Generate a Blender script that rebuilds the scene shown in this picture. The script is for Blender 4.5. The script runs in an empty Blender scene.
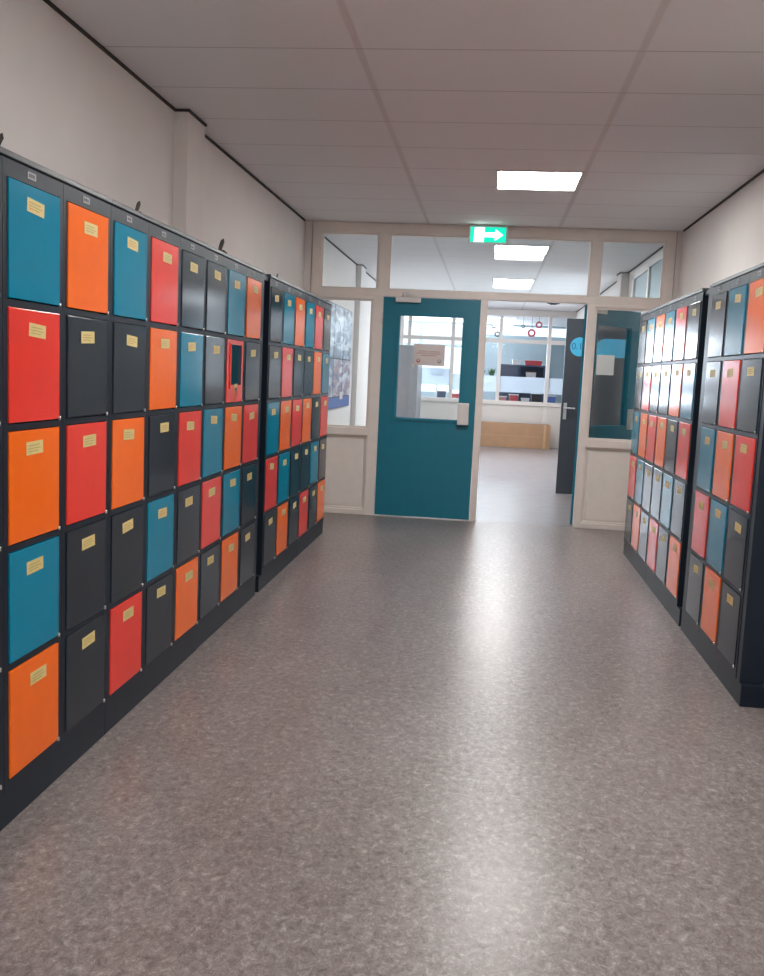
import bpy, bmesh, math, random
from mathutils import Vector, Matrix
random.seed(7)
S = bpy.context.scene
COL = S.collection

# ------------------------------------------------------------------ camera
H_CAM, YAW, PITCH, ROLL, FPX = 1.3819, 0.1074, 0.1211, 0.0452, 945.8
cy, sy, cp, sp, cr, sr = math.cos(YAW), math.sin(YAW), math.cos(PITCH), math.sin(PITCH), math.cos(ROLL), math.sin(ROLL)
Fv = Vector((-sy*cp, cy*cp, -sp)); R0 = Vector((cy, sy, 0)); U0 = R0.cross(Fv)
Rv = R0*cr + U0*sr; Uv = -R0*sr + U0*cr
cam_data = bpy.data.cameras.new('camera'); cam = bpy.data.objects.new('camera', cam_data); COL.objects.link(cam)
cam.matrix_world = Matrix(((Rv.x, Uv.x, -Fv.x, 0), (Rv.y, Uv.y, -Fv.y, 0), (Rv.z, Uv.z, -Fv.z, H_CAM), (0, 0, 0, 1)))
cam_data.sensor_fit = 'VERTICAL'; cam_data.sensor_height = 24.0; cam_data.lens = FPX/976*24.0
cam_data.clip_start = .05; cam_data.clip_end = 200
S.camera = cam

# ------------------------------------------------------------------ world, exposure, daylight
LAMP = 30.0          # ceiling panel emission
HALL_DAY = 80.0     # daylight lamp behind the added, unseen hall side window (W)
ROOM_DAY = 560.0     # daylight coming through the windows of the far room (W)
w = bpy.data.worlds.new('daylight'); S.world = w; w.use_nodes = True
bg = w.node_tree.nodes['Background']; bg.inputs[0].default_value = (.78, .89, 1, 1); bg.inputs[1].default_value = 1.35
S.view_settings.view_transform = 'Standard'; S.view_settings.look = 'None'; S.view_settings.gamma = 1
S.view_settings.exposure = 0.55; S.view_settings.use_curve_mapping = False

def area(name, loc, rot, sx, sy_, power, color):
    l = bpy.data.lights.new(name, 'AREA'); l.shape = 'RECTANGLE'; l.size = sx; l.size_y = sy_; l.energy = power; l.color = color
    o = bpy.data.objects.new(name, l); COL.objects.link(o); o.location = loc; o.rotation_euler = rot
    return o
area('added_hall_daylight', (2.2, 15.5, 1.75), (0, math.radians(90), 0), 1.6, 4.8, HALL_DAY, (.8, .9, 1))  # added lamp outside the made-up hall window, brightens the hall
area('room_window_daylight', (-1.9, 25.6, 1.8), (math.radians(-90), 0, 0), 5.6, 1.7, ROOM_DAY, (.84, .93, 1))

# ------------------------------------------------------------------ dimensions
XL, XR = -1.82, 1.666        # corridor walls
HC = 2.78                    # ceiling
D = 9.05                     # partition
YF = 19.8                    # far partition
YB = 25.2                    # end of far room
YN = -4.0                    # behind the camera
A, B = -1.3405, 1.166        # locker faces
W = 0.3719
TW, TY0, GX1, GX2 = .5944, 4.283, -.6526, .559

# ------------------------------------------------------------------ materials
def mat(name, col, rough=.5, metal=0, var=.04, scale=12, spec=.5, bump=0, coat=0):
    m = bpy.data.materials.new(name); m.use_nodes = True
    nt = m.node_tree; b = nt.nodes['Principled BSDF']
    tc = nt.nodes.new('ShaderNodeTexCoord'); n = nt.nodes.new('ShaderNodeTexNoise'); n.inputs['Scale'].default_value = scale
    n.inputs['Detail'].default_value = 3
    nt.links.new(tc.outputs['Object'], n.inputs['Vector'])
    r = nt.nodes.new('ShaderNodeValToRGB')
    r.color_ramp.elements[0].position = .3; r.color_ramp.elements[1].position = .7
    r.color_ramp.elements[0].color = [c*(1-var) for c in col] + [1]; r.color_ramp.elements[1].color = [min(1, c*(1+var)) for c in col] + [1]
    nt.links.new(n.outputs['Fac'], r.inputs['Fac']); nt.links.new(r.outputs['Color'], b.inputs['Base Color'])
    b.inputs['Roughness'].default_value = rough; b.inputs['Metallic'].default_value = metal
    b.inputs['Specular IOR Level'].default_value = spec
    if name in ('teal_door', 'orange_door', 'red_door', 'anthracite_door', 'anthracite_steel'): b.inputs['Specular IOR Level'].default_value = (.26 if name != 'teal_door' else .2) if name != 'anthracite_steel' else .2
    if coat: b.inputs['Coat Weight'].default_value = coat; b.inputs['Coat Roughness'].default_value = .08
    if bump:
        bp = nt.nodes.new('ShaderNodeBump'); bp.inputs['Strength'].default_value = bump; bp.inputs['Distance'].default_value = .002
        nt.links.new(n.outputs['Fac'], bp.inputs['Height']); nt.links.new(bp.outputs['Normal'], b.inputs['Normal'])
    return m
def emit(name, col, strength):
    m = bpy.data.materials.new(name); m.use_nodes = True; nt = m.node_tree
    b = nt.nodes['Principled BSDF']; b.inputs['Base Color'].default_value = (*col, 1)
    b.inputs['Emission Color'].default_value = (*col, 1); b.inputs['Emission Strength'].default_value = strength
    return m
def glass(name, tint=(1, 1, 1), refl=1.0, rough=.02, haze=0.0, hazecol=(.8, .8, .8)):
    m = bpy.data.materials.new(name); m.use_nodes = True; nt = m.node_tree
    nt.nodes.clear(); out = nt.nodes.new('ShaderNodeOutputMaterial')
    t = nt.nodes.new('ShaderNodeBsdfTransparent'); t.inputs[0].default_value = (*tint, 1)
    g = nt.nodes.new('ShaderNodeBsdfGlossy'); g.inputs['Roughness'].default_value = rough
    f = nt.nodes.new('ShaderNodeFresnel'); f.inputs[0].default_value = 1.5
    mu = nt.nodes.new('ShaderNodeMath'); mu.operation = 'MULTIPLY'; mu.inputs[1].default_value = refl; mu.use_clamp = True
    mx = nt.nodes.new('ShaderNodeMixShader')
    gm = nt.nodes.new('ShaderNodeNewGeometry'); io = nt.nodes.new('ShaderNodeMapRange'); io.inputs['To Min'].default_value = 1.5; io.inputs['To Max'].default_value = 1/1.5
    nt.links.new(gm.outputs['Backfacing'], io.inputs[0]); nt.links.new(io.outputs[0], f.inputs[0])
    nt.links.new(f.outputs[0], mu.inputs[0]); nt.links.new(mu.outputs[0], mx.inputs[0])
    src = t.outputs[0]
    if haze:
        d = nt.nodes.new('ShaderNodeBsdfTranslucent'); d.inputs[0].default_value = (*hazecol, 1)
        d2 = nt.nodes.new('ShaderNodeBsdfDiffuse'); d2.inputs[0].default_value = (*hazecol, 1)
        m0 = nt.nodes.new('ShaderNodeMixShader'); m0.inputs[0].default_value = .5
        nt.links.new(d.outputs[0], m0.inputs[1]); nt.links.new(d2.outputs[0], m0.inputs[2])
        m1 = nt.nodes.new('ShaderNodeMixShader'); m1.inputs[0].default_value = haze
        nt.links.new(t.outputs[0], m1.inputs[1]); nt.links.new(m0.outputs[0], m1.inputs[2]); src = m1.outputs[0]
    nt.links.new(src, mx.inputs[1]); nt.links.new(g.outputs[0], mx.inputs[2]); nt.links.new(mx.outputs[0], out.inputs[0])
    return m

M = {}
M['wall'] = mat('painted_wall', (.79, .75, .725), .85, var=.02, scale=3)
M['wallfar'] = mat('pale_wall', (.74, .71, .68), .8, var=.02, scale=3)
M['roomwall'] = mat('pale_blue_wall', (.50, .62, .66), .8, var=.02, scale=3)
M['frame'] = mat('beige_frame_paint', (.83, .765, .715), .45, var=.02)
M['panel'] = mat('beige_panel_paint', (.85, .79, .74), .5, var=.02)
M['framefar'] = mat('white_frame_paint', (.78, .74, .71), .45, var=.02)
M['gapdark'] = mat('dark_shadow_profile', (.03, .022, .018), .7)
M['navy'] = mat('anthracite_steel', (.012, .020, .032), .36, var=.06, spec=.5)
M['navy2'] = mat('anthracite_door', (.016, .026, .038), .14, var=.05, spec=.5)
M['cap'] = mat('lightened_steel_cap', (.05, .057, .067), .3, var=.05)  # locker steel lightened: light on the upturned edge is in the colour
M['teal'] = mat('teal_door', (.0, .225, .37), .14, var=.03)
M['orange'] = mat('orange_door', (.98, .165, .010), .16, var=.03)
M['red'] = mat('red_door', (.84, .050, .034), .16, var=.03)
M['sticker'] = mat('yellow_sticker', (.72, .58, .24), .5, var=.08, scale=60)
M['ink'] = mat('brown_ink', (.50, .38, .14), .6)
M['blackink'] = mat('black_ink', (.03, .03, .035), .6)
M['redink'] = mat('red_ink', (.35, .08, .07), .6)
M['white'] = mat('white_plastic', (.75, .73, .71), .4)
M['plate'] = mat('grey_number_plate', (.38, .38, .40), .5)
M['paper'] = mat('white_paper', (.72, .66, .64), .8)
M['silver'] = mat('brushed_silver', (.7, .7, .7), .3, metal=.9)
M['doorteal'] = mat('teal_paint', (.002, .18, .265), .38, var=.03)
M['darkdoor'] = mat('dark_grey_paint', (.040, .048, .062), .45, var=.05)
M['cyan'] = mat('cyan_vinyl', (.06, .42, .66), .5)
M['cyantext'] = mat('blue_vinyl', (.02, .12, .3), .5)
M['card'] = mat('cardboard', (.44, .265, .155), .85, var=.06, scale=5)
M['cardend'] = mat('cardboard_light', (.58, .37, .22), .85)
M['greycab'] = mat('grey_laminate', (.22, .23, .25), .5)
M['bluecab'] = mat('slate_blue_laminate', (.06, .09, .15), .5)
M['palecab'] = mat('pale_blue_laminate', (.22, .33, .38), .5)
M['scrap'] = mat('dark_brown_scrap', (.06, .05, .045), .8)
M['black'] = mat('black_plastic', (.012, .012, .014), .4)
M['blue'] = mat('blue_plastic', (.02, .09, .35), .4)
M['redp'] = mat('red_plastic', (.6, .05, .06), .4)
M['green'] = mat('green_leaf', (.06, .22, .08), .6)
M['pink'] = mat('pink_card', (.6, .25, .25), .6)
M['wood'] = mat('light_wood', (.5, .36, .22), .5)
M['lamp'] = emit('lamp_diffuser', (1, .985, .96), LAMP)
M['exitgreen'] = emit('exit_green', (0, .56, .36), 1.0)
M['exitwhite'] = emit('exit_white', (.95, 1, .98), 2.2)
M['glass'] = glass('clear_glass', (.93, .95, .95), 1.0)
M['glassdark'] = glass('grey_glass', (.6, .66, .66), 1.3)
M['film'] = glass('frosted_film', (.9, .95, 1), 1.0, haze=.62, hazecol=(.85, .93, 1))
M['winglass'] = glass('window_glass', (.97, .98, 1), .6)

# floor: marbled linoleum
def floor_mat():
    m = bpy.data.materials.new('marbled_linoleum'); m.use_nodes = True; nt = m.node_tree; L = nt.links.new
    b = nt.nodes['Principled BSDF']; tc = nt.nodes.new('ShaderNodeTexCoord')
    def noise(scale, detail, rough, dist=0, stretch=(1, 1, 1), off=0):
        mp = nt.nodes.new('ShaderNodeMapping'); mp.inputs['Scale'].default_value = stretch; mp.inputs['Location'].default_value = (off, off, 0)
        L(tc.outputs['Object'], mp.inputs[0])
        n = nt.nodes.new('ShaderNodeTexNoise'); n.inputs['Scale'].default_value = scale; n.inputs['Detail'].default_value = detail
        n.inputs['Roughness'].default_value = rough; n.inputs['Distortion'].default_value = dist; L(mp.outputs[0], n.inputs['Vector']); return n
    def ramp(src, stops):
        r = nt.nodes.new('ShaderNodeValToRGB'); e = r.color_ramp.elements
        while len(e) < len(stops): e.new(.5)
        for i, (p, c) in enumerate(stops): e[i].position = p; e[i].color = (*c, 1)
        L(src, r.inputs[0]); return r
    def mix(f, a, c, mode='MIX'):
        x = nt.nodes.new('ShaderNodeMix'); x.data_type = 'RGBA'; x.blend_type = mode
        if isinstance(f, float): x.inputs[0].default_value = f
        else: L(f, x.inputs[0])
        L(a, x.inputs[6]); L(c, x.inputs[7]); return x.outputs[2]
    n1 = noise(6, 9, .78, .3, (1, .6, 1)); n2 = noise(38, 9, .88, .5, (1, .8, 1), 3); n3 = noise(110, 5, .75, .5, (1, .65, 1), 9); n4 = noise(1.3, 2, .5, 0, (1, .4, 1), 5)
    base = ramp(n1.outputs['Fac'], [(.3, (.195, .166, .162)), (.5, (.235, .208, .201)), (.7, (.272, .247, .241))])
    mid = ramp(n2.outputs['Fac'], [(.34, (.28, .26, .26)), (.46, (.84, .82, .82)), (.55, (1.16, 1.15, 1.15)), (.64, (2.3, 2.3, 2.3))])
    c = mix(1.0, base.outputs[0], mid.outputs[0], 'MULTIPLY')
    fl = ramp(n3.outputs['Fac'], [(.60, (0, 0, 0)), (.66, (1, 1, 1))])
    lt = nt.nodes.new('ShaderNodeRGB'); lt.outputs[0].default_value = (.62, .575, .54, 1)
    sc = nt.nodes.new('ShaderNodeMath'); sc.operation = 'MULTIPLY'; sc.inputs[1].default_value = .55; L(fl.outputs[0], sc.inputs[0])
    c = mix(sc.outputs[0], c, lt.outputs[0])
    dk = ramp(n3.outputs['Fac'], [(.27, (.5, .48, .48)), (.36, (1, 1, 1))])
    c = mix(1.0, c, dk.outputs[0], 'MULTIPLY')
    big = ramp(n4.outputs['Fac'], [(.35, (.92, .90, .89)), (.65, (1.06, 1.06, 1.07))])
    c = mix(1.0, c, big.outputs[0], 'MULTIPLY')
    L(c, b.inputs['Base Color'])
    rr = nt.nodes.new('ShaderNodeMapRange'); rr.inputs['To Min'].default_value = .26; rr.inputs['To Max'].default_value = .34
    L(n1.outputs['Fac'], rr.inputs[0]); L(rr.outputs[0], b.inputs['Roughness'])
    bp = nt.nodes.new('ShaderNodeBump'); bp.inputs['Strength'].default_value = .06; bp.inputs['Distance'].default_value = .002
    L(n2.outputs['Fac'], bp.inputs['Height']); L(bp.outputs[0], b.inputs['Normal'])
    b.inputs['Specular IOR Level'].default_value = .42
    return m
M['floor'] = floor_mat()
M['floorhall'] = mat('daylight_tinted_linoleum', (.285, .265, .275), .27, var=.05, scale=6)  # corridor lino in a paler, bluer tone: hall daylight put into the colour

def ceiling_mat():
    m = bpy.data.materials.new('ceiling_tiles'); m.use_nodes = True; nt = m.node_tree; L = nt.links.new
    b = nt.nodes['Principled BSDF']; tc = nt.nodes.new('ShaderNodeTexCoord'); s = nt.nodes.new('ShaderNodeSeparateXYZ'); L(tc.outputs['Object'], s.inputs[0])
    def line(out, origin, pitch, half):
        a = nt.nodes.new('ShaderNodeMath'); a.operation = 'SUBTRACT'; a.inputs[1].default_value = origin; L(out, a.inputs[0])
        p = nt.nodes.new('ShaderNodeMath'); p.operation = 'PINGPONG'; p.inputs[1].default_value = pitch/2
        L(a.outputs[0], p.inputs[0])
        c = nt.nodes.new('ShaderNodeMapRange'); c.inputs['From Min'].default_value = half*.6; c.inputs['From Max'].default_value = half*1.3
        c.inputs['To Min'].default_value = 1; c.inputs['To Max'].default_value = 0; L(p.outputs[0], c.inputs[0]); return c.outputs[0]
    lx = line(s.outputs[0], GX1, GX2-GX1, .017); ly = line(s.outputs[1], TY0, TW, .005)
    n = nt.nodes.new('ShaderNodeTexNoise'); n.inputs['Scale'].default_value = 220; n.inputs['Detail'].default_value = 2; L(tc.outputs['Object'], n.inputs['Vector'])
    r = nt.nodes.new('ShaderNodeValToRGB'); r.color_ramp.elements[0].color = (.81, .80, .805, 1); r.color_ramp.elements[1].color = (.86, .85, .855, 1); L(n.outputs[0], r.inputs[0])
    def mx(f, a, col):
        x = nt.nodes.new('ShaderNodeMix'); x.data_type = 'RGBA'; L(f, x.inputs[0]); L(a, x.inputs[6]); x.inputs[7].default_value = (*col, 1); return x.outputs[2]
    c = mx(lx, r.outputs[0], (.72, .69, .68)); c = mx(ly, c, (.55, .52, .51)); L(c, b.inputs['Base Color'])
    b.inputs['Roughness'].default_value = .8
    ad = nt.nodes.new('ShaderNodeMath'); ad.operation = 'ADD'; L(lx, ad.inputs[0]); L(ly, ad.inputs[1])
    bp = nt.nodes.new('ShaderNodeBump'); bp.inputs['Strength'].default_value = .4; bp.inputs['Distance'].default_value = .004; bp.invert = True
    L(ad.outputs[0], bp.inputs['Height']); L(bp.outputs[0], b.inputs['Normal'])
    return m
M['ceil'] = ceiling_mat()

def poster_mat(name, a, b_, c_, scale, off):
    m = bpy.data.materials.new(name); m.use_nodes = True; nt = m.node_tree; L = nt.links.new
    b = nt.nodes['Principled BSDF']; tc = nt.nodes.new('ShaderNodeTexCoord')
    mp = nt.nodes.new('ShaderNodeMapping'); mp.inputs['Location'].default_value = (off, off*2, off); mp.inputs['Scale'].default_value = (1, .28, 1.0); L(tc.outputs['Object'], mp.inputs[0])
    n = nt.nodes.new('ShaderNodeTexNoise'); n.inputs['Scale'].default_value = scale; n.inputs['Detail'].default_value = 5; n.inputs['Distortion'].default_value = 1; L(mp.outputs[0], n.inputs['Vector'])
    r = nt.nodes.new('ShaderNodeValToRGB'); e = r.color_ramp.elements; e.new(.5); e.new(.6)
    for i, (p, c) in enumerate([(.36, a), (.48, b_), (.56, c_), (.68, (.75, .78, .8))]): e[i].position = p; e[i].color = (*c, 1)
    L(n.outputs['Fac'], r.inputs[0]); L(r.outputs[0], b.inputs['Base Color']); b.inputs['Roughness'].default_value = .35
    return m
M['photo_a'] = poster_mat('photo_print_blue', (.015, .025, .06), (.12, .17, .27), (.34, .40, .48), 9, 1)
M['photo_b'] = poster_mat('photo_print_mixed', (.05, .08, .2), (.35, .2, .2), (.45, .48, .6), 8, 4)

# ------------------------------------------------------------------ mesh helpers
class MB:
    def __init__(s): s.bm = bmesh.new(); s.mi = 0
    def box(s, x0, x1, y0, y1, z0, z1, mi=0, bev=0, rot=None, piv=None):
        r = bmesh.ops.create_cube(s.bm, size=1); vs = r['verts']
        c = Vector(((x0+x1)/2, (y0+y1)/2, (z0+z1)/2))
        for v in vs: v.co = Vector((v.co.x*(x1-x0), v.co.y*(y1-y0), v.co.z*(z1-z0))) + c
        fs = set(f for v in vs for f in v.link_faces)
        for f in fs: f.material_index = mi
        if rot: bmesh.ops.rotate(s.bm, verts=vs, cent=piv or c, matrix=rot)
        if bev:
            es = set(e for v in vs for e in v.link_edges)
            r2 = bmesh.ops.bevel(s.bm, geom=list(es), offset=bev, segments=2, profile=.6, affect='EDGES')
            for f in r2['faces']: f.material_index = mi
        return s
    def cyl(s, p0, p1, r, mi=0, seg=16, r2=None):
        p0, p1 = Vector(p0), Vector(p1); d = p1-p0
        q = d.to_track_quat('Z', 'Y').to_matrix().to_4x4(); q.translation = (p0+p1)/2
        rr = bmesh.ops.create_cone(s.bm, cap_ends=True, segments=seg, radius1=r, radius2=r if r2 is None else r2, depth=d.length, matrix=q)
        for f in set(f for v in rr['verts'] for f in v.link_faces): f.material_index = mi; f.smooth = len(f.verts) == 4
        return s
    def sph(s, c, r, mi=0, sc=(1, 1, 1)):
        rr = bmesh.ops.create_uvsphere(s.bm, u_segments=14, v_segments=9, radius=r)
        for v in rr['verts']: v.co = Vector((v.co.x*sc[0], v.co.y*sc[1], v.co.z*sc[2])) + Vector(c)
        for f in set(f for v in rr['verts'] for f in v.link_faces): f.material_index = mi; f.smooth = True
        return s
    def prism(s, pts, axis, a0, a1, mi=0):
        # pts 2D outline, extruded along axis (0 x,1 y,2 z) from a0 to a1
        def P(p, a):
            return (a, p[0], p[1]) if axis == 0 else ((p[0], a, p[1]) if axis == 1 else (p[0], p[1], a))
        v0 = [s.bm.verts.new(P(p, a0)) for p in pts]; v1 = [s.bm.verts.new(P(p, a1)) for p in pts]
        fs = [s.bm.faces.new(v0), s.bm.faces.new(v1[::-1])]
        for i in range(len(pts)):
            j = (i+1) % len(pts); fs.append(s.bm.faces.new((v0[j], v0[i], v1[i], v1[j])))
        for f in fs: f.material_index = mi
        bmesh.ops.recalc_face_normals(s.bm, faces=fs)
        return s
    def mesh(s, name, mats):
        me = bpy.data.meshes.new(name); s.bm.to_mesh(me); s.bm.free()
        for m in mats if isinstance(mats, (list, tuple)) else [mats]: me.materials.append(m)
        return me
    def build(s, name, mats, parent=None, loc=None):
        return link(name, s.mesh(name, mats), parent, loc)
def link(name, me, parent=None, loc=None, rz=0):
    o = bpy.data.objects.new(name, me); COL.objects.link(o)
    if parent: o.parent = parent
    if loc: o.location = loc
    if rz: o.rotation_euler = (0, 0, rz)
    return o
def tag(o, label=None, cat=None, group=None, kind=None):
    for k, v in (('label', label), ('category', cat), ('group', group), ('kind', kind)):
        if v: o[k] = v
    return o
def empty(name, loc=(0, 0, 0), rz=0):
    o = bpy.data.objects.new(name, None); o.empty_display_size = .1; COL.objects.link(o); o.location = loc; o.rotation_euler = (0, 0, rz); return o
def text_mesh(name, body, size, depth, material, parent, mw):
    cu = bpy.data.curves.new(name, 'FONT'); cu.body = body; cu.size = size; cu.extrude = depth; cu.align_x = 'CENTER'; cu.align_y = 'CENTER'
    t = bpy.data.objects.new(name+'_tmp', cu); COL.objects.link(t); bpy.context.view_layer.update()
    me = bpy.data.meshes.new_from_object(t.evaluated_get(bpy.context.evaluated_depsgraph_get()))
    bpy.data.objects.remove(t); me.materials.clear(); me.materials.append(material)
    o = bpy.data.objects.new(name, me); COL.objects.link(o)
    if parent: o.parent = parent
    o.matrix_local = mw
    return o
def struct(name, mb, mats, label=None):
    return tag(mb.build(name, mats), label, None, None, 'structure')

# ------------------------------------------------------------------ setting
struct('floor', MB().box(-6, 6, YN-.2, D+.05, -.1, 0), M['floor'], 'grey brown marbled linoleum floor between the lockers')
struct('floor_hall', MB().box(-6, 6, D+.05, YB+.2, -.1, 0), M['floorhall'], 'smooth floor of the hall beyond the doorway, tinted pale lavender grey for daylight')
struct('ceiling', MB().box(-6, 6, YN-.2, YB+.2, HC, HC+.1), M['ceil'], 'suspended ceiling of pale rectangular tiles')
struct('wall_left', MB().box(XL-.15, XL, YN, YF-.1, 0, HC), M['wall'], 'painted wall behind the left lockers')
wr = MB(); wr.box(XR, XR+.15, YN, 13, 0, HC); wr.box(XR, XR+.15, 13, 18, 0, 1.0); wr.box(XR, XR+.15, 13, 18, 2.5, HC); wr.box(XR, XR+.15, 18, YF-.1, 0, HC)
struct('wall_right', wr, M['wall'], 'painted wall behind the right lockers')
struct('wall_back', MB().box(XL-.15, XR+.15, YN-.15, YN, 0, HC), M['wall'])
# pilasters on the left and right walls
struct('trim_1', MB().box(XL, -1.742, 5.285, 5.60, 0, HC-.012), M['wall'], 'shallow pilaster on the left wall behind the lockers')
struct('trim_2', MB().box(XL, -1.75, 12.53, 12.95, 0, HC-.012), M['wall'], 'shallow pilaster on the left wall beyond the partition')
struct('trim_3', MB().box(1.57, XR, 12.40, 12.8, 0, HC-.012), M['wall'], 'shallow pilaster on the right wall beyond the partition')
# dark shadow profile round the ceiling edge
def gap(name, runs):
    mb = MB()
    for r in runs: mb.box(*r, HC-.014, HC-.001)
    struct(name, mb, M['gapdark'], 'dark shadow gap between wall and ceiling')
gap('trim_4', [(XL, XL+.012, YN, 5.285), (XL, -1.742, 5.275, 5.285), (-1.742, -1.730, 5.275, 5.60), (XL, XL+.012, 5.62, D-.06)])
gap('trim_5', [(XR-.012, XR, YN, D-.06)])
gap('trim_6', [(XL, XL+.012, D+.06, 12.53), (-1.75, -1.738, 12.53, 12.95), (XL, XL+.012, 12.96, YF-.1)])
gap('trim_7', [(XR-.012, XR, D+.06, 12.40), (1.558, 1.57, 12.4, 12.8), (XR-.012, XR, 12.8, YF-.1)])
# small joint lines at the pilaster
struct('trim_8', MB().box(XL, XL+.006, 5.60, 5.64, 0, HC-.014), M['wall'], 'thin joint cover beside the left pilaster')

# --- glazed partition with doors
y0, y1 = D-.0, D+.10
fr = MB()
BV = .004
def fb(x0, x1, z0, z1, a=y0, b=y1): fr.box(x0, x1, a, b, z0, z1, bev=BV)
fb(-1.745, 1.615, 2.685, HC-.002)                       # top rail
fb(-1.745, 1.615, 2.103, 2.160, y0-.001, y1+.001)       # transom
fb(-1.745, -1.655, 0, 2.69); fb(1.525, 1.615, 0, 2.69)  # ends
fb(-1.145, -1.042, 0, 2.11, y0+.001, y1-.001); fb(-1.105, -1.008, 2.15, 2.69)
fb(-.121, -.056, 0, 2.11, y0+.001, y1-.001)
fb(.868, .937, 0, 2.11, y0+.001, y1-.001); fb(.866, .948, 2.15, 2.69)
for (a, b) in ((-1.66, -1.14), (.93, 1.53)):
    fb(a, b, .775, .845, y0-.012, y1-.002); fb(a, b, 0, .05, y0+.002, y1-.002); fb(a, b, 2.07, 2.11, y0+.002, y1-.002)
struct('trim_9', fr, M['frame'], 'beige painted timber frame of the glazed partition')
bd = MB()
def bead(x0, x1, z0, z1, t=.018, yy=D+.018, th=.02):
    bd.box(x0, x1, yy, yy+th, z0, z0+t, bev=.003); bd.box(x0, x1, yy, yy+th, z1-t, z1, bev=.003)
    bd.box(x0, x0+t, yy, yy+th, z0+t, z1-t, bev=.003); bd.box(x1-t, x1, yy, yy+th, z0+t, z1-t, bev=.003)
for r in ((-1.655, -1.105, 2.16, 2.685), (-1.008, .866, 2.16, 2.685), (.948, 1.525, 2.16, 2.685), (-1.655, -1.145, .845, 2.07), (.937, 1.525, .845, 2.07), (-1.655, -1.145, .05, .775), (.937, 1.525, .05, .775)):
    bead(*r)
struct('trim_10', bd, M['frame'], 'beige glazing beads of the partition')
pn = MB()
for a, b in ((-1.655, -1.145), (.937, 1.525)):
    pn.box(a, b, D+.036, D+.056, .05, .775)
    pn.box(a+.035, b-.035, D+.026, D+.04, .085, .74, bev=.003)
struct('trim_11', pn, M['panel'], 'beige lower panels of the partition')
fl = MB(); fl.box(XL, -1.752, D+.01, D+.09, 0, HC); fl.box(1.622, XR, D+.01, D+.09, 0, HC)
struct('trim_12', fl, M['wall'], 'filler strips between partition and walls')
fl = MB(); fl.box(-1.752, -1.745, D+.03, D+.08, 0, HC); fl.box(1.615, 1.622, D+.03, D+.08, 0, HC)
struct('trim_13', fl, M['gapdark'], 'dark joints at the partition ends')
for i, (a, b, c, d) in enumerate(((-1.655, -1.105, 2.16, 2.685), (-1.008, .866, 2.16, 2.685), (.948, 1.525, 2.16, 2.685), (-1.655, -1.145, .845, 2.07), (.937, 1.525, .845, 2.07))):
    struct('window_%d' % (i+1), MB().box(a, b, D+.04, D+.045, c, d), M['glass'], ['small upper left pane of the partition', 'wide upper pane above the teal door and opening', 'small upper right pane of the partition', 'tall left pane beside the lockers', 'tall right pane beside the doorway'][i])

# --- teal doors (the same leaf twice; local x from hinge, y thickness, z up)
def teal_leaf(name, label, w, loc, rz, gx0, gx1, mir=False):
    r = empty(name, loc, rz); tag(r, label, None, None, 'structure')
    sg = -1 if mir else 1
    def X(a, b): return (min(sg*a, sg*b), max(sg*a, sg*b))
    z0, z1 = .96, 1.935
    m = MB()
    for a, b, c, d in ((0, w, .012, z0), (0, w, z1, 2.098), (0, gx0, z0, z1), (gx1, w, z0, z1)):
        m.box(*X(a, b), 0, .04, c, d)
    m.build('door_panel', M['doorteal'], r)
    m = MB(); t = .022
    for yy in ((-.012, .004), (.036, .052)):
        m.box(*X(gx0-t, gx1+t), *yy, z0-t, z0+.006, bev=.003); m.box(*X(gx0-t, gx1+t), *yy, z1-.006, z1+t, bev=.003)
        m.box(*X(gx0-t, gx0+.006), *yy, z0, z1, bev=.003); m.box(*X(gx1-.006, gx1+t), *yy, z0, z1, bev=.003)
    m.build('glazing_bead', M['doorteal'], r)
    MB().box(*X(gx0, gx1), .017, .023, z0, z1).build('glass_pane', M['glass'], r)
    return r, X
d1, X = teal_leaf('door_1', 'closed teal door with a tall glass pane and a notice', .918, (-1.041, D+.012, 0), 0, .16, .765)
# lock case on the closed door
m = MB(); m.box(.757, .862, -.060, -.012, .925, 1.13, bev=.006); m.box(.770, .80, -.063, -.058, .94, 1.115, bev=.002)
tag(m.build('lock_case', M['white'], d1), 'pale grey push lock case')
m = MB(); m.box(.118, .355, -.050, 0, 2.052, 2.10, bev=.006)
cl = tag(m.build('door_closer', M['white'], d1), 'white overhead door closer')
m = MB(); m.cyl((.19, -.03, 2.10), (.19, -.03, 2.125), .012); m.box(.185, .30, -.036, -.024, 2.118, 2.126); m.box(.19, .20, -.036, 0, 2.126, 2.15); m.box(.17, .24, -.02, -.012, 2.13, 2.15)
m.build('closer_arm', M['silver'], cl)
for z in (.25, 1.9): MB().cyl((-.004, -.008, z-.05), (-.004, -.008, z+.05), .008).build('hinge', M['silver'], d1)
# opening leaf, swung into the hall beyond, seen through the right pane
d2, X = teal_leaf('door_2', 'teal door leaf swung wide open behind the right pane', .918, (.880, D+.112, 0), math.radians(50), .16, .765)
m = MB(); m.box(.80, .90, -.05, 0, .925, 1.13, bev=.006); tag(m.build('lock_case', M['white'], d2), 'pale lock case')
m = MB(); m.box(.055, .26, -.045, 0, 2.03, 2.085, bev=.006); tag(m.build('door_closer', M['white'], d2), 'white overhead door closer')
# light metal sill below teal door
struct('trim_14', MB().box(-1.04, -.12, D+.002, D+.08, 0, .008, bev=.002), M['white'], 'pale threshold strip under the teal door')

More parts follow.
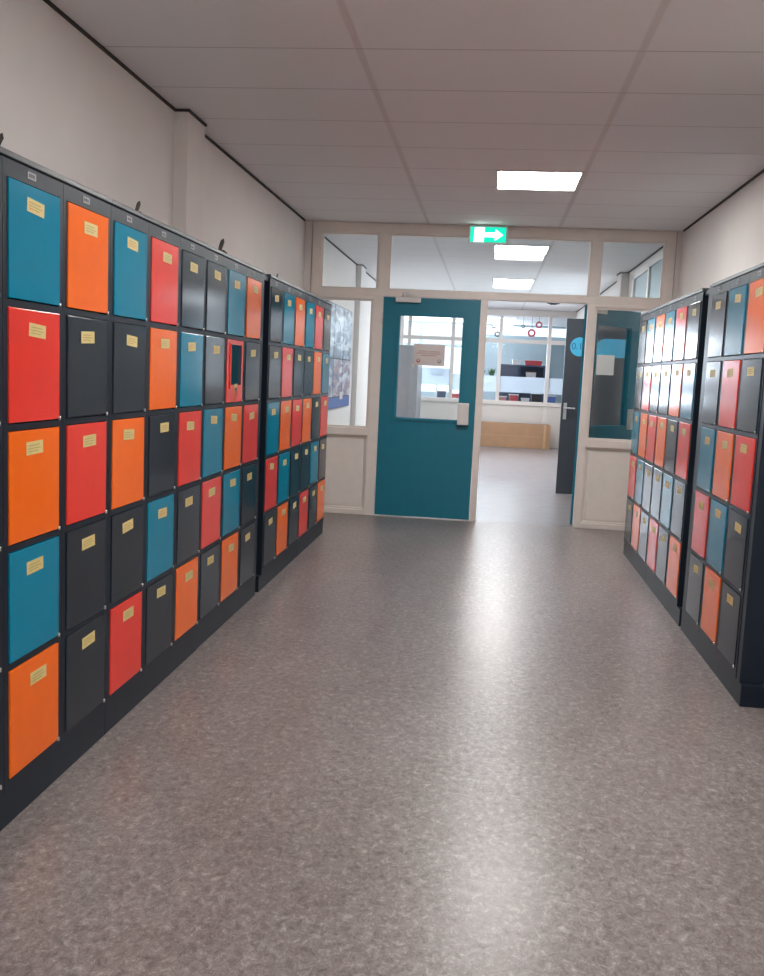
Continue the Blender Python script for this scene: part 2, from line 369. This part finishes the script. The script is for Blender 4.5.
# --- dark door standing open further down on the right, with room-number decal
YD = 11.68
d3 = tag(empty('door_3', (XR-.06, YD, 0)), 'dark grey door standing open with a cyan room number disc', None, None, 'structure')
MB().box(-.725, 0, 0, .04, .008, 2.13, bev=.003).build('door_panel', M['darkdoor'], d3)
m = MB(); m.box(-.700, -.660, -.010, 0, .92, 1.12, bev=.004); m.cyl((-.68, -.055, 1.06), (-.68, -.006, 1.06), .010); m.cyl((-.68, -.05, 1.06), (-.565, -.05, 1.06), .009)
m.build('door_handle', M['silver'], d3)
m = MB(); m.cyl((-.555, -.003, 1.797), (-.555, .001, 1.797), .113, seg=40)
dc = tag(m.build('decal', M['cyan'], d3), 'cyan room number disc')
text_mesh('room_number', '0.1', .11, .0008, M['cyantext'], dc, Matrix.Translation((-.585, -.0042, 1.80)) @ Matrix.Rotation(math.radians(90), 4, 'X'))
pts = [(-.002, 1.684), (-.002, 1.905), (-.22, 1.905)]
for k in range(9):
    a = math.radians(90+k*90/8); pts.append((-.24+.14*math.cos(a), 1.77+.135*math.sin(a)))
pts.append((-.38, 1.684))
MB().prism(pts, 1, -.003, .001).build('decal', M['cyan'], d3)
# frame of the classroom door in the right wall, with fanlight
m = MB()
for a, b, c, d in ((10.62, 10.70, 0, 2.68), (11.74, 11.82, 0, 2.68), (10.62, 11.82, 2.62, 2.70), (10.62, 11.82, 2.12, 2.18), (9.72, 9.78, 2.12, 2.70), (9.72, 10.62, 2.64, 2.70), (9.72, 10.62, 2.12, 2.18)):
    m.box(XR-.035, XR, a, b, c, d, bev=.003)
struct('trim_16', m, M['framefar'], 'white frame of the classroom door and its fanlights')
m = MB(); m.box(XR-.012, XR-.002, 9.78, 10.62, 2.18, 2.64); m.box(XR-.012, XR-.002, 10.70, 11.74, 2.18, 2.62)
struct('window_6', m, M['palecab'], 'grey blue fanlights above the classroom door')

# --- added side window (right, out of view) to bring daylight into the hall : frame and glass
m = MB()
for y in (13, 14.65, 16.3, 17.95): m.box(XR+.03, XR+.09, y, y+.05, 1.0, 2.5)
m.box(XR+.03, XR+.09, 13, 18, 1.0, 1.05); m.box(XR+.03, XR+.09, 13, 18, 2.45, 2.5)
struct('trim_17', m, M['framefar'])

# --- far glazed partition
m = MB()
def ff(x0, x1, z0, z1, a=YF-.05, b=YF+.05): m.box(x0, x1, a, b, z0, z1, bev=.004)
ff(-1.9, 3.2, 2.655, HC-.002, YF-.07, YF+.05); ff(-1.9, 3.2, .845, .925, YF-.08, YF+.06); ff(-1.9, 3.2, 2.105, 2.185)
for x in (-1.70, -.80, .175, 1.165, 2.15): ff(x-.036, x+.036, .9, 2.66, YF-.052, YF+.052)
ff(1.165-.036, 1.165+.036, .42, .9, YF-.075, YF-.05); ff(1.11, 1.22, .46, .56, YF-.10, YF-.05)
struct('trim_18', m, M['framefar'], 'white frame of the far glazed wall')
struct('wall_far', MB().box(-5, 5, YF-.04, YF+.04, 0, .86).box(-5, -1.9, YF-.04, YF+.04, .86, HC).box(3.2, 5, YF-.04, YF+.04, .86, HC), M['wallfar'], 'white low wall under the far glazing')
struct('window_7', MB().box(-1.9, 3.2, YF-.003, YF+.003, .92, 2.66), M['winglass'], 'clear panes of the far glazed wall')
struct('window_8', MB().box(-.764, 3.2, YF-.010, YF-.006, 1.10, 1.425), M['film'], 'frosted band across the far glazing')
struct('window_9', MB().box(-1.664, -.836, YF-.010, YF-.006, 1.19, 1.53), M['film'], 'bright frosted band left of centre')
# --- far room shell
wb = MB(); wb.box(-6, 6, YB, YB+.1, 0, .95); wb.box(-6, 6, YB, YB+.1, 2.72, HC); wb.box(-.35, 6, YB, YB+.1, .951, 2.50)
for x in (-5.99, -4.7, -3.3, -1.9, -.45): wb.box(x, x+.1, YB+.01, YB+.09, .94, 2.75)
wb.box(-6, -.36, YB+.015, YB+.085, 2.12, 2.2)
struct('wall_rear', wb, M['roomwall'], 'rear wall of the far room with windows')
struct('wall_room_left', MB().box(-6, -5.9, YF, YB, 0, HC), M['wallfar']); struct('wall_room_right', MB().box(5.9, 6, YF, YB, 0, HC), M['wallfar'])
struct('wall_hall_side', MB().box(-6, -5.9, YF-.1, YF-.001, 0, HC), M['wallfar'])

# ------------------------------------------------------------------ lockers
ZT = [1.868, 1.518, 1.168, .818, .468]; DH = .325; DW = .314; UW = 3*W; DEP = .475
LAY = {'A': ['NTO', 'NRN', 'TOR', 'RTN', 'NON'], 'B': ['TRN', 'NOT', 'ONR', 'NTN', 'RNO']}
CM = {'N': 'navy2', 'T': 'teal', 'O': 'orange', 'R': 'red'}
CN = {'N': None, 'T': 'teal locker door', 'O': 'orange locker door', 'R': 'red locker door'}
def body_mesh():
    m = MB(); m.box(0, UW, .03, DEP, .10, 1.917)
    e = (W-DW)/2-.003
    for k in range(3):
        m.box(k*W+.0012, k*W+e, 0, .03, .10, 1.917); m.box((k+1)*W-e, (k+1)*W-.0012, 0, .03, .10, 1.917)
        m.box(k*W+e, (k+1)*W-e, 0, .03, ZT[0]+.003, 1.917); m.box(k*W+e, (k+1)*W-e, 0, .03, .10, ZT[4]-DH-.003)
        for i in range(4): m.box(k*W+e, (k+1)*W-e, 0, .03, ZT[i+1]+.003, ZT[i]-DH-.004)
    return m.mesh('locker_body', M['navy'])
BODY = body_mesh()
CAP = MB().box(0, UW, -.006, DEP, 1.921, 1.938, bev=.003).mesh('top_cap', M['cap'])
def plm(a, b): return MB().box(a, b, .004, DEP, 0, .099, bev=.002).mesh('plinth', M['navy'])
PL = {'C': plm(.001, UW-.001), 'LG': plm(-.05, UW-.001), 'LE': plm(.001, UW+.06), 'RG': plm(.001, UW+.075), 'RN': plm(-.10, UW+.085)}
def door_mesh(c):
    m = MB(); m.box(-DW/2, DW/2, -.004, .014, -DH, 0, bev=.0025)
    return m.mesh('locker_door', [M[c]])
DOOR = {c: door_mesh(CM[c]) for c in 'NTOR'}
def sticker_mesh():
    m = MB(); m.box(-.052, .052, -.001, 0, -.0195, .0195)
    for z, a, b in ((.008, -.04, .03), (-.001, -.042, .036), (-.009, -.04, .02)): m.box(a, b, -.0014, -.0009, z-.0016, z+.0016, mi=1)
    return m.mesh('sticker', [M['sticker'], M['ink']])
STK = sticker_mesh()
HG = MB().cyl((DW/2-.004, -.006, -DH-.004), (DW/2-.004, -.006, -DH+.008), .004, seg=10).mesh('hinge_pin', M['silver'])
def plate_mesh():
    m = MB(); m.box(-.025, .025, -.002, 0, -.010, .010)
    for k in range(3): m.box(-.017+k*.012, -.010+k*.012, -.0026, -.0018, -.005, .005, mi=1)
    return m.mesh('number_plate', [M['plate'], M['blackink']])
PLT = plate_mesh()
def window_door():
    m = MB(); a, b = -DW/2, DW/2; wx0, wx1, wz0, wz1 = a+.058, b-.03, -.235, -.025
    m.box(a, b, -.004, .014, -DH, wz0); m.box(a, b, -.004, .014, wz1, 0); m.box(a, wx0, -.004, .014, wz0, wz1); m.box(wx1, b, -.004, .014, wz0, wz1)
    m.box(wx0-.012, wx0, -.010, -.004, wz0-.02, wz1+.004)
    o = m.mesh('locker_door', [M['red']])
    g = MB().box(wx0, wx1, -.003, .001, wz0, wz1).mesh('door_window', M['glassdark'])
    t = MB().prism([(-.035, .015), (.03, .02), (.005, -.06)], 1, -.007, -.004, 0).prism([(-.015, -.003), (.018, 0), (.004, -.045)], 1, -.009, -.0065, 1).mesh('tag', [M['sticker'], M['scrap']])
    return o, g, t
WD = window_door()
def locker(kind, side, loc, rz, label, winrow=None, group='banks of school lockers'):
    r = empty('locker_unit', loc, rz); tag(r, label, 'locker', group)
    link('body', BODY, r); link('top_cap', CAP, r); link('plinth', PL[side], r)
    for e0, e1 in {'LE': [(UW+.001, UW+.06)], 'RN': [(-.09, -.001), (UW+.001, UW+.058)]}.get(side, []):
        MB().box(e0, e1, .002, DEP, .10, 1.937, bev=.003).build('end_panel', M['navy'], r)
    for k in range(3):
        link('number_plate', PLT, r, ((k+.5)*W-.02, 0, 1.896))
        for i in range(5):
            c = LAY[kind][i][k]; pos = ((k+.5)*W, 0, ZT[i])
            if winrow == (i, k):
                d = link('door', WD[0], r, pos); tag(d, 'red locker door with a glass window')
                link('window_pane', WD[1], d); link('tag', WD[2], d, (.01, 0, -.248)); link('hinge_pin', HG, d)
                continue
            d = link('door', DOOR[c], r, pos)
            if CN[c]: tag(d, CN[c])
            s = link('sticker', STK, d, (random.uniform(-.01, .022), -.0042, -.058+random.uniform(-.006, .006)))
            s.rotation_euler = (0, random.uniform(-.06, .06), 0)
            link('hinge_pin', HG, d)
    return r
yA = 2.8775-2*W
RL, RR = math.radians(90), math.radians(-90)
locker('A', 'C', (A, yA, 0), RL, 'five-high locker unit nearest the camera on the left wall, cut by the photo edge')
locker('B', 'C', (A, yA+UW+.0005, 0), RL, 'left wall locker unit with a teal top left door, second from the camera')
locker('A', 'LE', (A-.003, yA+2*UW+.001, 0), RL, 'left wall locker unit with a red window door, just before the dark gap', (1, 1))
yG = yA+3*UW+.182
locker('A', 'LG', (A, yG, 0), RL, 'left wall locker unit directly after the dark gap')
locker('B', 'C', (A, yG+UW+.0005, 0), RL, 'farthest left wall locker unit, next to the glazed partition')
yR = 7.821
yN = 5.36
locker('A', 'C', (B, yR, 0), RR, 'farthest right wall locker unit, next to the glazed partition')
locker('B', 'RG', (B, yR-UW-.0005, 0), RR, 'right wall locker unit between the farthest unit and the dark gap')
locker('A', 'RN', (B, yN, 0), RR, 'right wall locker unit nearest the camera with its dark side panel showing')
# filler rails closing the two gaps at the top
m = MB(); m.box(XL+.05, A-.01, yA+3*UW+.064, yG-.003, 1.895, 1.925, bev=.002)
tag(m.build('filler_rail', M['navy']), 'dark filler rail bridging the gap between the left lockers', 'rail')
m = MB(); m.box(B+.01, XR-.02, yN+.093, yR-2*UW-.004, 1.895, 1.925, bev=.002)
tag(m.build('filler_rail', M['navy']), 'dark filler rail bridging the gap between the right lockers', 'rail')

# small dark scraps lying on the locker tops
def scrap(y, x, s, label, rz, mt='scrap'):
    m = MB()
    m.prism([(-.03, 0), (.035, 0), (.03, .006), (.01, .016), (-.02, .01)], 1, -.012, .012)
    m.prism([(-.012, .008), (.004, .01), (.022, .05), (.018, .066), (.004, .055), (-.006, .03)], 1, -.003, .004)
    o = m.build('tape_scrap', M[mt]); o.location = (x, y, 1.938); o.rotation_euler = (0, 0, rz); o.scale = (s, s, s)
    tag(o, label, 'scrap', 'scraps on the locker tops')
scrap(2.585, -1.40, .9, 'brown scrap on the nearest left locker top at the photo edge', .5, 'scrap')
scrap(3.57, -1.37, .8, 'upright dark scrap on top of the second left locker unit', 1.2)
scrap(4.70, -1.37, 1.1, 'curled dark scrap on top of the third left locker unit', 1.1)
scrap(5.97, -1.37, .6, 'tiny upright scrap on the left lockers just after the dark gap', 1.2)

# ------------------------------------------------------------------ ceiling lights
def ceiling_light(y, label, d=.62, x0=-.035, x1=.545):
    r = empty('ceiling_light', ((x0+x1)/2, y+d/2, HC)); tag(r, label, 'light', 'square ceiling light panels')
    hx, hy = (x1-x0)/2, d/2; m = MB()
    m.box(-hx, hx, -hy, -hy+.012, -.008, 0); m.box(-hx, hx, hy-.012, hy, -.008, 0); m.box(-hx, -hx+.012, -hy+.012, hy-.012, -.008, 0); m.box(hx-.012, hx, -hy+.012, hy-.012, -.008, 0)
    m.build('frame', M['white'], r)
    MB().box(-hx+.012, hx-.012, -hy+.012, hy-.012, -.006, 0).build('diffuser', M['lamp'], r)
ceiling_light(6.66, 'bright square ceiling light panel in front of the exit sign')
ceiling_light(10.30, 'lit ceiling panel seen just right of the exit sign through the upper pane')
ceiling_light(13.75, 'lit ceiling panel beyond the partition, second row through the upper pane')
ceiling_light(16.6, 'farthest lit ceiling panel, a thin strip above the transom rail')
for y, t in ((3.02, 'lit ceiling panel just above the top edge of the photo'), (-.62, 'lit ceiling panel over the spot the photo is taken from'), (-3.4, 'lit ceiling panel at the near end of the corridor')):
    ceiling_light(y, t)

# exit sign
ex = tag(empty('exit_sign', (-.089, D-.06, 2.61)), 'lit green exit sign with white door and arrow', 'sign')
m = MB(); m.box(-.178, .178, -.02, .03, .0, .155, bev=.004); m.box(-.17, .17, .0, .06, .12, .168); m.build('housing', M['white'], ex)
MB().box(-.166, .160, -.0225, -.019, .008, .143).build('face', M['exitgreen'], ex)
m = MB(); m.prism([(-.132, .010), (-.042, .010), (-.036, .138), (-.126, .138)], 1, -.0245, -.0222)
m.prism([(-.044, .055), (.062, .055), (.062, .025), (.135, .075), (.062, .125), (.062, .095), (-.044, .095)], 1, -.0245, -.0222)
m.build('pictogram', M['exitwhite'], ex)

# notice on the teal door glass
nt_ = tag(empty('paper_notice', (-.585, D+.022, 1.47)), 'white paper notice with red text taped to the teal door glass', 'notice')
MB().box(-.148, .148, 0, .0015, 0, .20).build('sheet', M['paper'], nt_)
def front(x, y, z): return Matrix.Translation((x, y, z)) @ Matrix.Rotation(math.radians(90), 4, 'X')
m = MB()
for z, x0, x1 in ((.135, -.10, -.02), (.131, .0, .10), (.115, -.115, .0), (.112, .01, .12), (.094, -.075, .08)):
    n = int((x1-x0)/.02)
    for k in range(n): m.box(x0+k*.02, x0+k*.02+.015, -.001, .0005, z-.003, z+.003)
m.build('text_line', M['redink'], nt_)
for sx in (-1, 1):
    m = MB(); m.cyl((sx*.10-.002, -.001, .042), (sx*.10-.002, .0005, .042), .018, seg=24, mi=0); m.cyl((sx*.10-.002, -.0016, .046), (sx*.10-.002, -.0009, .046), .010, seg=20, mi=1)
    m.build('round_emblem', [M['redink'] if sx < 0 else M['greycab'], M['paper']], nt_)
MB().box(-.165, -.135, -.001, 0, -.015, .012, rot=Matrix.Rotation(.6, 3, 'Y')).build('tape', M['white'], nt_)

# paper on the dark door
o = MB().box(1.262, 1.470, YD-.004, YD-.001, 1.475, 1.712).build('paper_sheet', M['paper']); tag(o, 'white sheet of paper on the dark door, under the cyan band', 'paper')
# smoke detector on hall ceiling
o = MB().cyl((1.05, 17.4, HC-.04), (1.05, 17.4, HC), .11, seg=28, r2=.13).cyl((1.05, 17.4, HC-.055), (1.05, 17.4, HC-.04), .06, seg=24).build('smoke_detector', M['black'])
tag(o, 'dark round detector on the hall ceiling seen through the doorway', 'detector')

# photo board on left wall beyond partition
bo = tag(empty('photo_board', (XL+.001, 11.25, .94)), 'large board of photographs on the left wall behind the left pane', 'board')
MB().box(0, .02, -.93, .93, 0, 1.20, bev=.003).build('backing', M['blackink'], bo)
for iz, (z0_, z1_) in enumerate(((.14, .575), (.59, 1.19))):
    for iy, (a, b) in enumerate(((-.92, -.43), (-.41, .25), (.27, .92))):
        MB().box(.018, .026, a, b, z0_, z1_).build('photo', M['photo_b'] if (iz == 0 and iy) else M['photo_a'], bo)
tag(MB().box(.018, .026, -.92, .92, .005, .13).build('caption_strip', M['blue'], bo), 'dark blue bottom strip')
tag(MB().box(.026, .028, .12, .34, .10, .19).build('caption_card', M['paper'], bo), 'small white card')

# cardboard box against the far low wall
cb = tag(empty('cardboard_box', (.45, 19.48, 0)), 'long flat brown cardboard box on the floor against the far low wall', 'box')
m = MB(); m.box(-.85, .80, -.17, .17, 0, .485, bev=.006); m.build('carton', M['card'], cb)
m = MB(); m.box(-.85, .80, -.172, -.168, .235, .24); m.box(.69, .735, -.174, -.168, .0, .483)
m.build('flap_seam', M['cardend'], cb)
MB().box(.801, .83, -.15, .17, 0, .47, bev=.003).build('end_flap', M['cardend'], cb)

# grey cupboard by the left wall in the hall
gc = tag(empty('cupboard', (XL+.25, 17.35, 0)), 'tall grey cupboard against the left wall, seen through the teal door glass', 'cupboard')
MB().box(-.24, .24, 0, 1.2, .06, 1.90, bev=.004).build('carcass', M['greycab'], gc); MB().box(-.22, .22, .03, 1.17, 0, .06).build('plinth', M['black'], gc)
m = MB(); m.box(.24, .255, .01, .595, .08, 1.88, bev=.002); m.build('door', M['greycab'], gc)
m = MB(); m.box(.24, .255, .605, 1.19, .08, 1.88, bev=.002); m.build('door', M['greycab'], gc)

# ------------------------------------------------------------------ far room contents
lc = tag(empty('sideboard', (.76, 23.1, 0)), 'slate blue cupboard with an open right bay behind the far middle pane', 'cupboard')
m = MB(); m.box(-.55, .55, 0, .45, .08, .12); m.box(-.55, .55, 0, .45, 1.68, 1.72); m.box(-.55, -.51, 0, .45, .12, 1.68); m.box(.51, .55, 0, .45, .12, 1.68); m.box(-.07, -.03, 0, .45, .12, 1.68); m.box(-.51, .51, .42, .45, .12, 1.68)
m.box(-.03, .51, .02, .42, 1.33, 1.36); m.box(-.5, .5, .03, .42, 0, .08); m.build('carcass', M['bluecab'], lc)
MB().box(-.50, -.08, -.015, 0, .13, 1.67, bev=.003).build('door', M['bluecab'], lc)
tc_ = tag(empty('cupboard', (1.93, 23.1, 0)), 'tall pale blue cupboard behind the far right pane', 'cupboard')
MB().box(-.52, .52, 0, .5, 0, 2.22, bev=.004).build('carcass', M['palecab'], tc_)
for sx in (-1, 1):
    a = (-.50, -.01) if sx < 0 else (.01, .50)
    d = MB().box(a[0], a[1], -.018, 0, .08, 2.18, bev=.003).build('door', M['palecab'], tc_)
    MB().cyl((sx*.05, -.04, 1.0), (sx*.05, -.04, 1.25), .012).build('handle', M['black'], d)
def table(x, y, lx, ly, label):
    t = tag(empty('table', (x, y, 0)), label, 'table')
    MB().box(-lx/2, lx/2, -ly/2, ly/2, .83, .87, bev=.004).build('tabletop', M['bluecab'], t)
    for sx in (-1, 1):
        for s2 in (-1, 1): MB().cyl((sx*(lx/2-.06), s2*(ly/2-.06), 0), (sx*(lx/2-.06), s2*(ly/2-.06), .83), .02).build('leg', M['silver'], t)
table(.85, 21.3, 1.5, .7, 'work table covered in small items behind the far middle pane')
table(-.60, 21.3, 1.2, .7, 'work table behind the far left pane')
table(2.3, 21.3, 1.2, .7, 'work table behind the far right pane')
def crate(x, y, z, a, b, c, mt, label, name='storage_box', lid='white'):
    t = tag(empty(name, (x, y, z)), label, 'box')
    m = MB(); m.prism([(-a/2*.88, 0), (a/2*.88, 0), (a/2, c), (-a/2, c)], 1, -b/2, b/2); m.build('box_body', M[mt], t)
    MB().box(-a/2-.008, a/2+.008, -b/2-.008, b/2+.008, c, c+.02, bev=.004).build('lid', M[lid], t)
crate(.28, 21.25, .87, .22, .2, .10, 'pink', 'small pink box at the left end of the middle work table')
crate(.55, 21.3, .87, .20, .2, .15, 'redp', 'red box on the middle work table')
crate(.80, 21.2, .87, .18, .2, .08, 'white', 'low white box on the middle work table')
crate(1.04, 21.3, .87, .22, .22, .20, 'black', 'black box on the middle work table')
crate(1.34, 21.2, .87, .24, .22, .16, 'blue', 'blue box at the right end of the middle work table')
crate(-.35, 21.3, .87, .30, .24, .18, 'blue', 'blue box on the left work table')
crate(-.75, 21.2, .87, .24, .22, .12, 'redp', 'red box on the left work table')
crate(-1.05, 21.2, .87, .20, .22, .16, 'bluecab', 'slate box on the left work table')
crate(1.95, 21.2, .87, .26, .22, .20, 'blue', 'blue box on the right work table')
crate(2.35, 21.2, .87, .26, .22, .14, 'white', 'white box on the right work table')
crate(.62, 23.25, 1.72, .20, .25, .10, 'white', 'white box on top of the slate cupboard')
crate(1.02, 23.25, 1.72, .42, .25, .11, 'redp', 'red box on top of the slate cupboard')
crate(.98, 23.28, 1.363, .24, .22, .18, 'white', 'white box in the open bay of the slate cupboard', lid='wood')
# dark monitor behind the teal door glass
mo = tag(empty('monitor', (-1.12, 20.45, 0)), 'blue screened monitor on a tall stand behind the far glazing', 'monitor')
m = MB(); m.cyl((0, 0, .02), (0, 0, 1.40), .015); m.cyl((0, 0, 0), (0, 0, .03), .22, seg=28); m.build('stand', M['silver'], mo)
MB().prism([(-.13, 1.37), (.13, 1.37), (.17, 1.53), (-.17, 1.53)], 1, -.03, .02).build('screen', M['blue'], mo)
# potted plants on a stand behind the leftmost far pane
st = tag(empty('shelf_unit', (-.11, 22.6, 0)), 'low white shelf unit behind the far left pane', 'shelf')
m = MB(); m.box(-.30, .30, 0, .35, 1.24, 1.27); m.box(-.30, .30, 0, .35, .6, .63); m.box(-.30, -.27, 0, .35, 0, 1.24); m.box(.27, .30, 0, .35, 0, 1.24); m.build('carcass', M['white'], st)
def plant(x, y, z, label, leafm, n, hgt):
    p = tag(empty('potted_plant', (x, y, z)), label, 'plant')
    MB().cyl((0, 0, 0), (0, 0, .10), .05, r2=.065).build('pot', M['pink'], p)
    m = MB(); rnd = random.Random(n)
    for k in range(n):
        a = k*2.4; t = rnd.uniform(.15, .6); l = hgt*rnd.uniform(.6, 1)
        d = Vector((math.cos(a)*math.sin(t), math.sin(a)*math.sin(t), math.cos(t)))
        sidev = d.cross(Vector((0, 0, 1))).normalized()*.022
        p0 = Vector((0, 0, .09)); p1 = p0+d*l*.55; p2 = p0+d*l
        vs = [m.bm.verts.new(q) for q in (p0, p1+sidev, p2, p1-sidev)]; vb = [m.bm.verts.new(Vector(q)+Vector((0, 0, .004))) for q in (p0, p1+sidev, p2, p1-sidev)]
        m.bm.faces.new(vs); m.bm.faces.new(vb[::-1])
        for i in range(4): m.bm.faces.new((vs[(i+1) % 4], vs[i], vb[i], vb[(i+1) % 4]))
    m.build('leaves', M[leafm], p)
plant(-.22, 22.75, 1.27, 'dark leaved plant in pink pot at left on the white shelf unit', 'black', 22, .34)
plant(.04, 22.75, 1.27, 'green leaved plant in pink pot at right on the white shelf unit', 'green', 20, .30)
# ornaments hanging in the far panes
def ornament(x, z, r, mt, label):
    o = tag(empty('hanging_ornament', (x, YF+.10, z)), label, 'ornament', 'ornaments hanging in the far panes')
    n = 20; m = MB()
    for k in range(n):
        a, b = 2*math.pi*k/n, 2*math.pi*(k+1)/n
        m.cyl((r*math.cos(a), 0, r*math.sin(a)), (r*math.cos(b), 0, r*math.sin(b)), r*.33, seg=8)
    m.build('ring', M[mt], o)
    MB().cyl((0, 0, r), (0, 0, 2.655-z), .004, seg=6).build('thread', M['black'], o)
ornament(.94, 2.50, .055, 'redp', 'red ring ornament hanging highest in the far middle pane')
ornament(.80, 2.33, .065, 'redp', 'large dark red ring ornament hanging lower in the far middle pane')
ornament(.62, 2.46, .03, 'black', 'small black ring ornament above the large ring in the far middle pane')
ornament(.02, 2.44, .035, 'black', 'upper black ring ornament in the far left pane')
ornament(.10, 2.28, .045, 'black', 'lower black ring ornament in the far left pane')
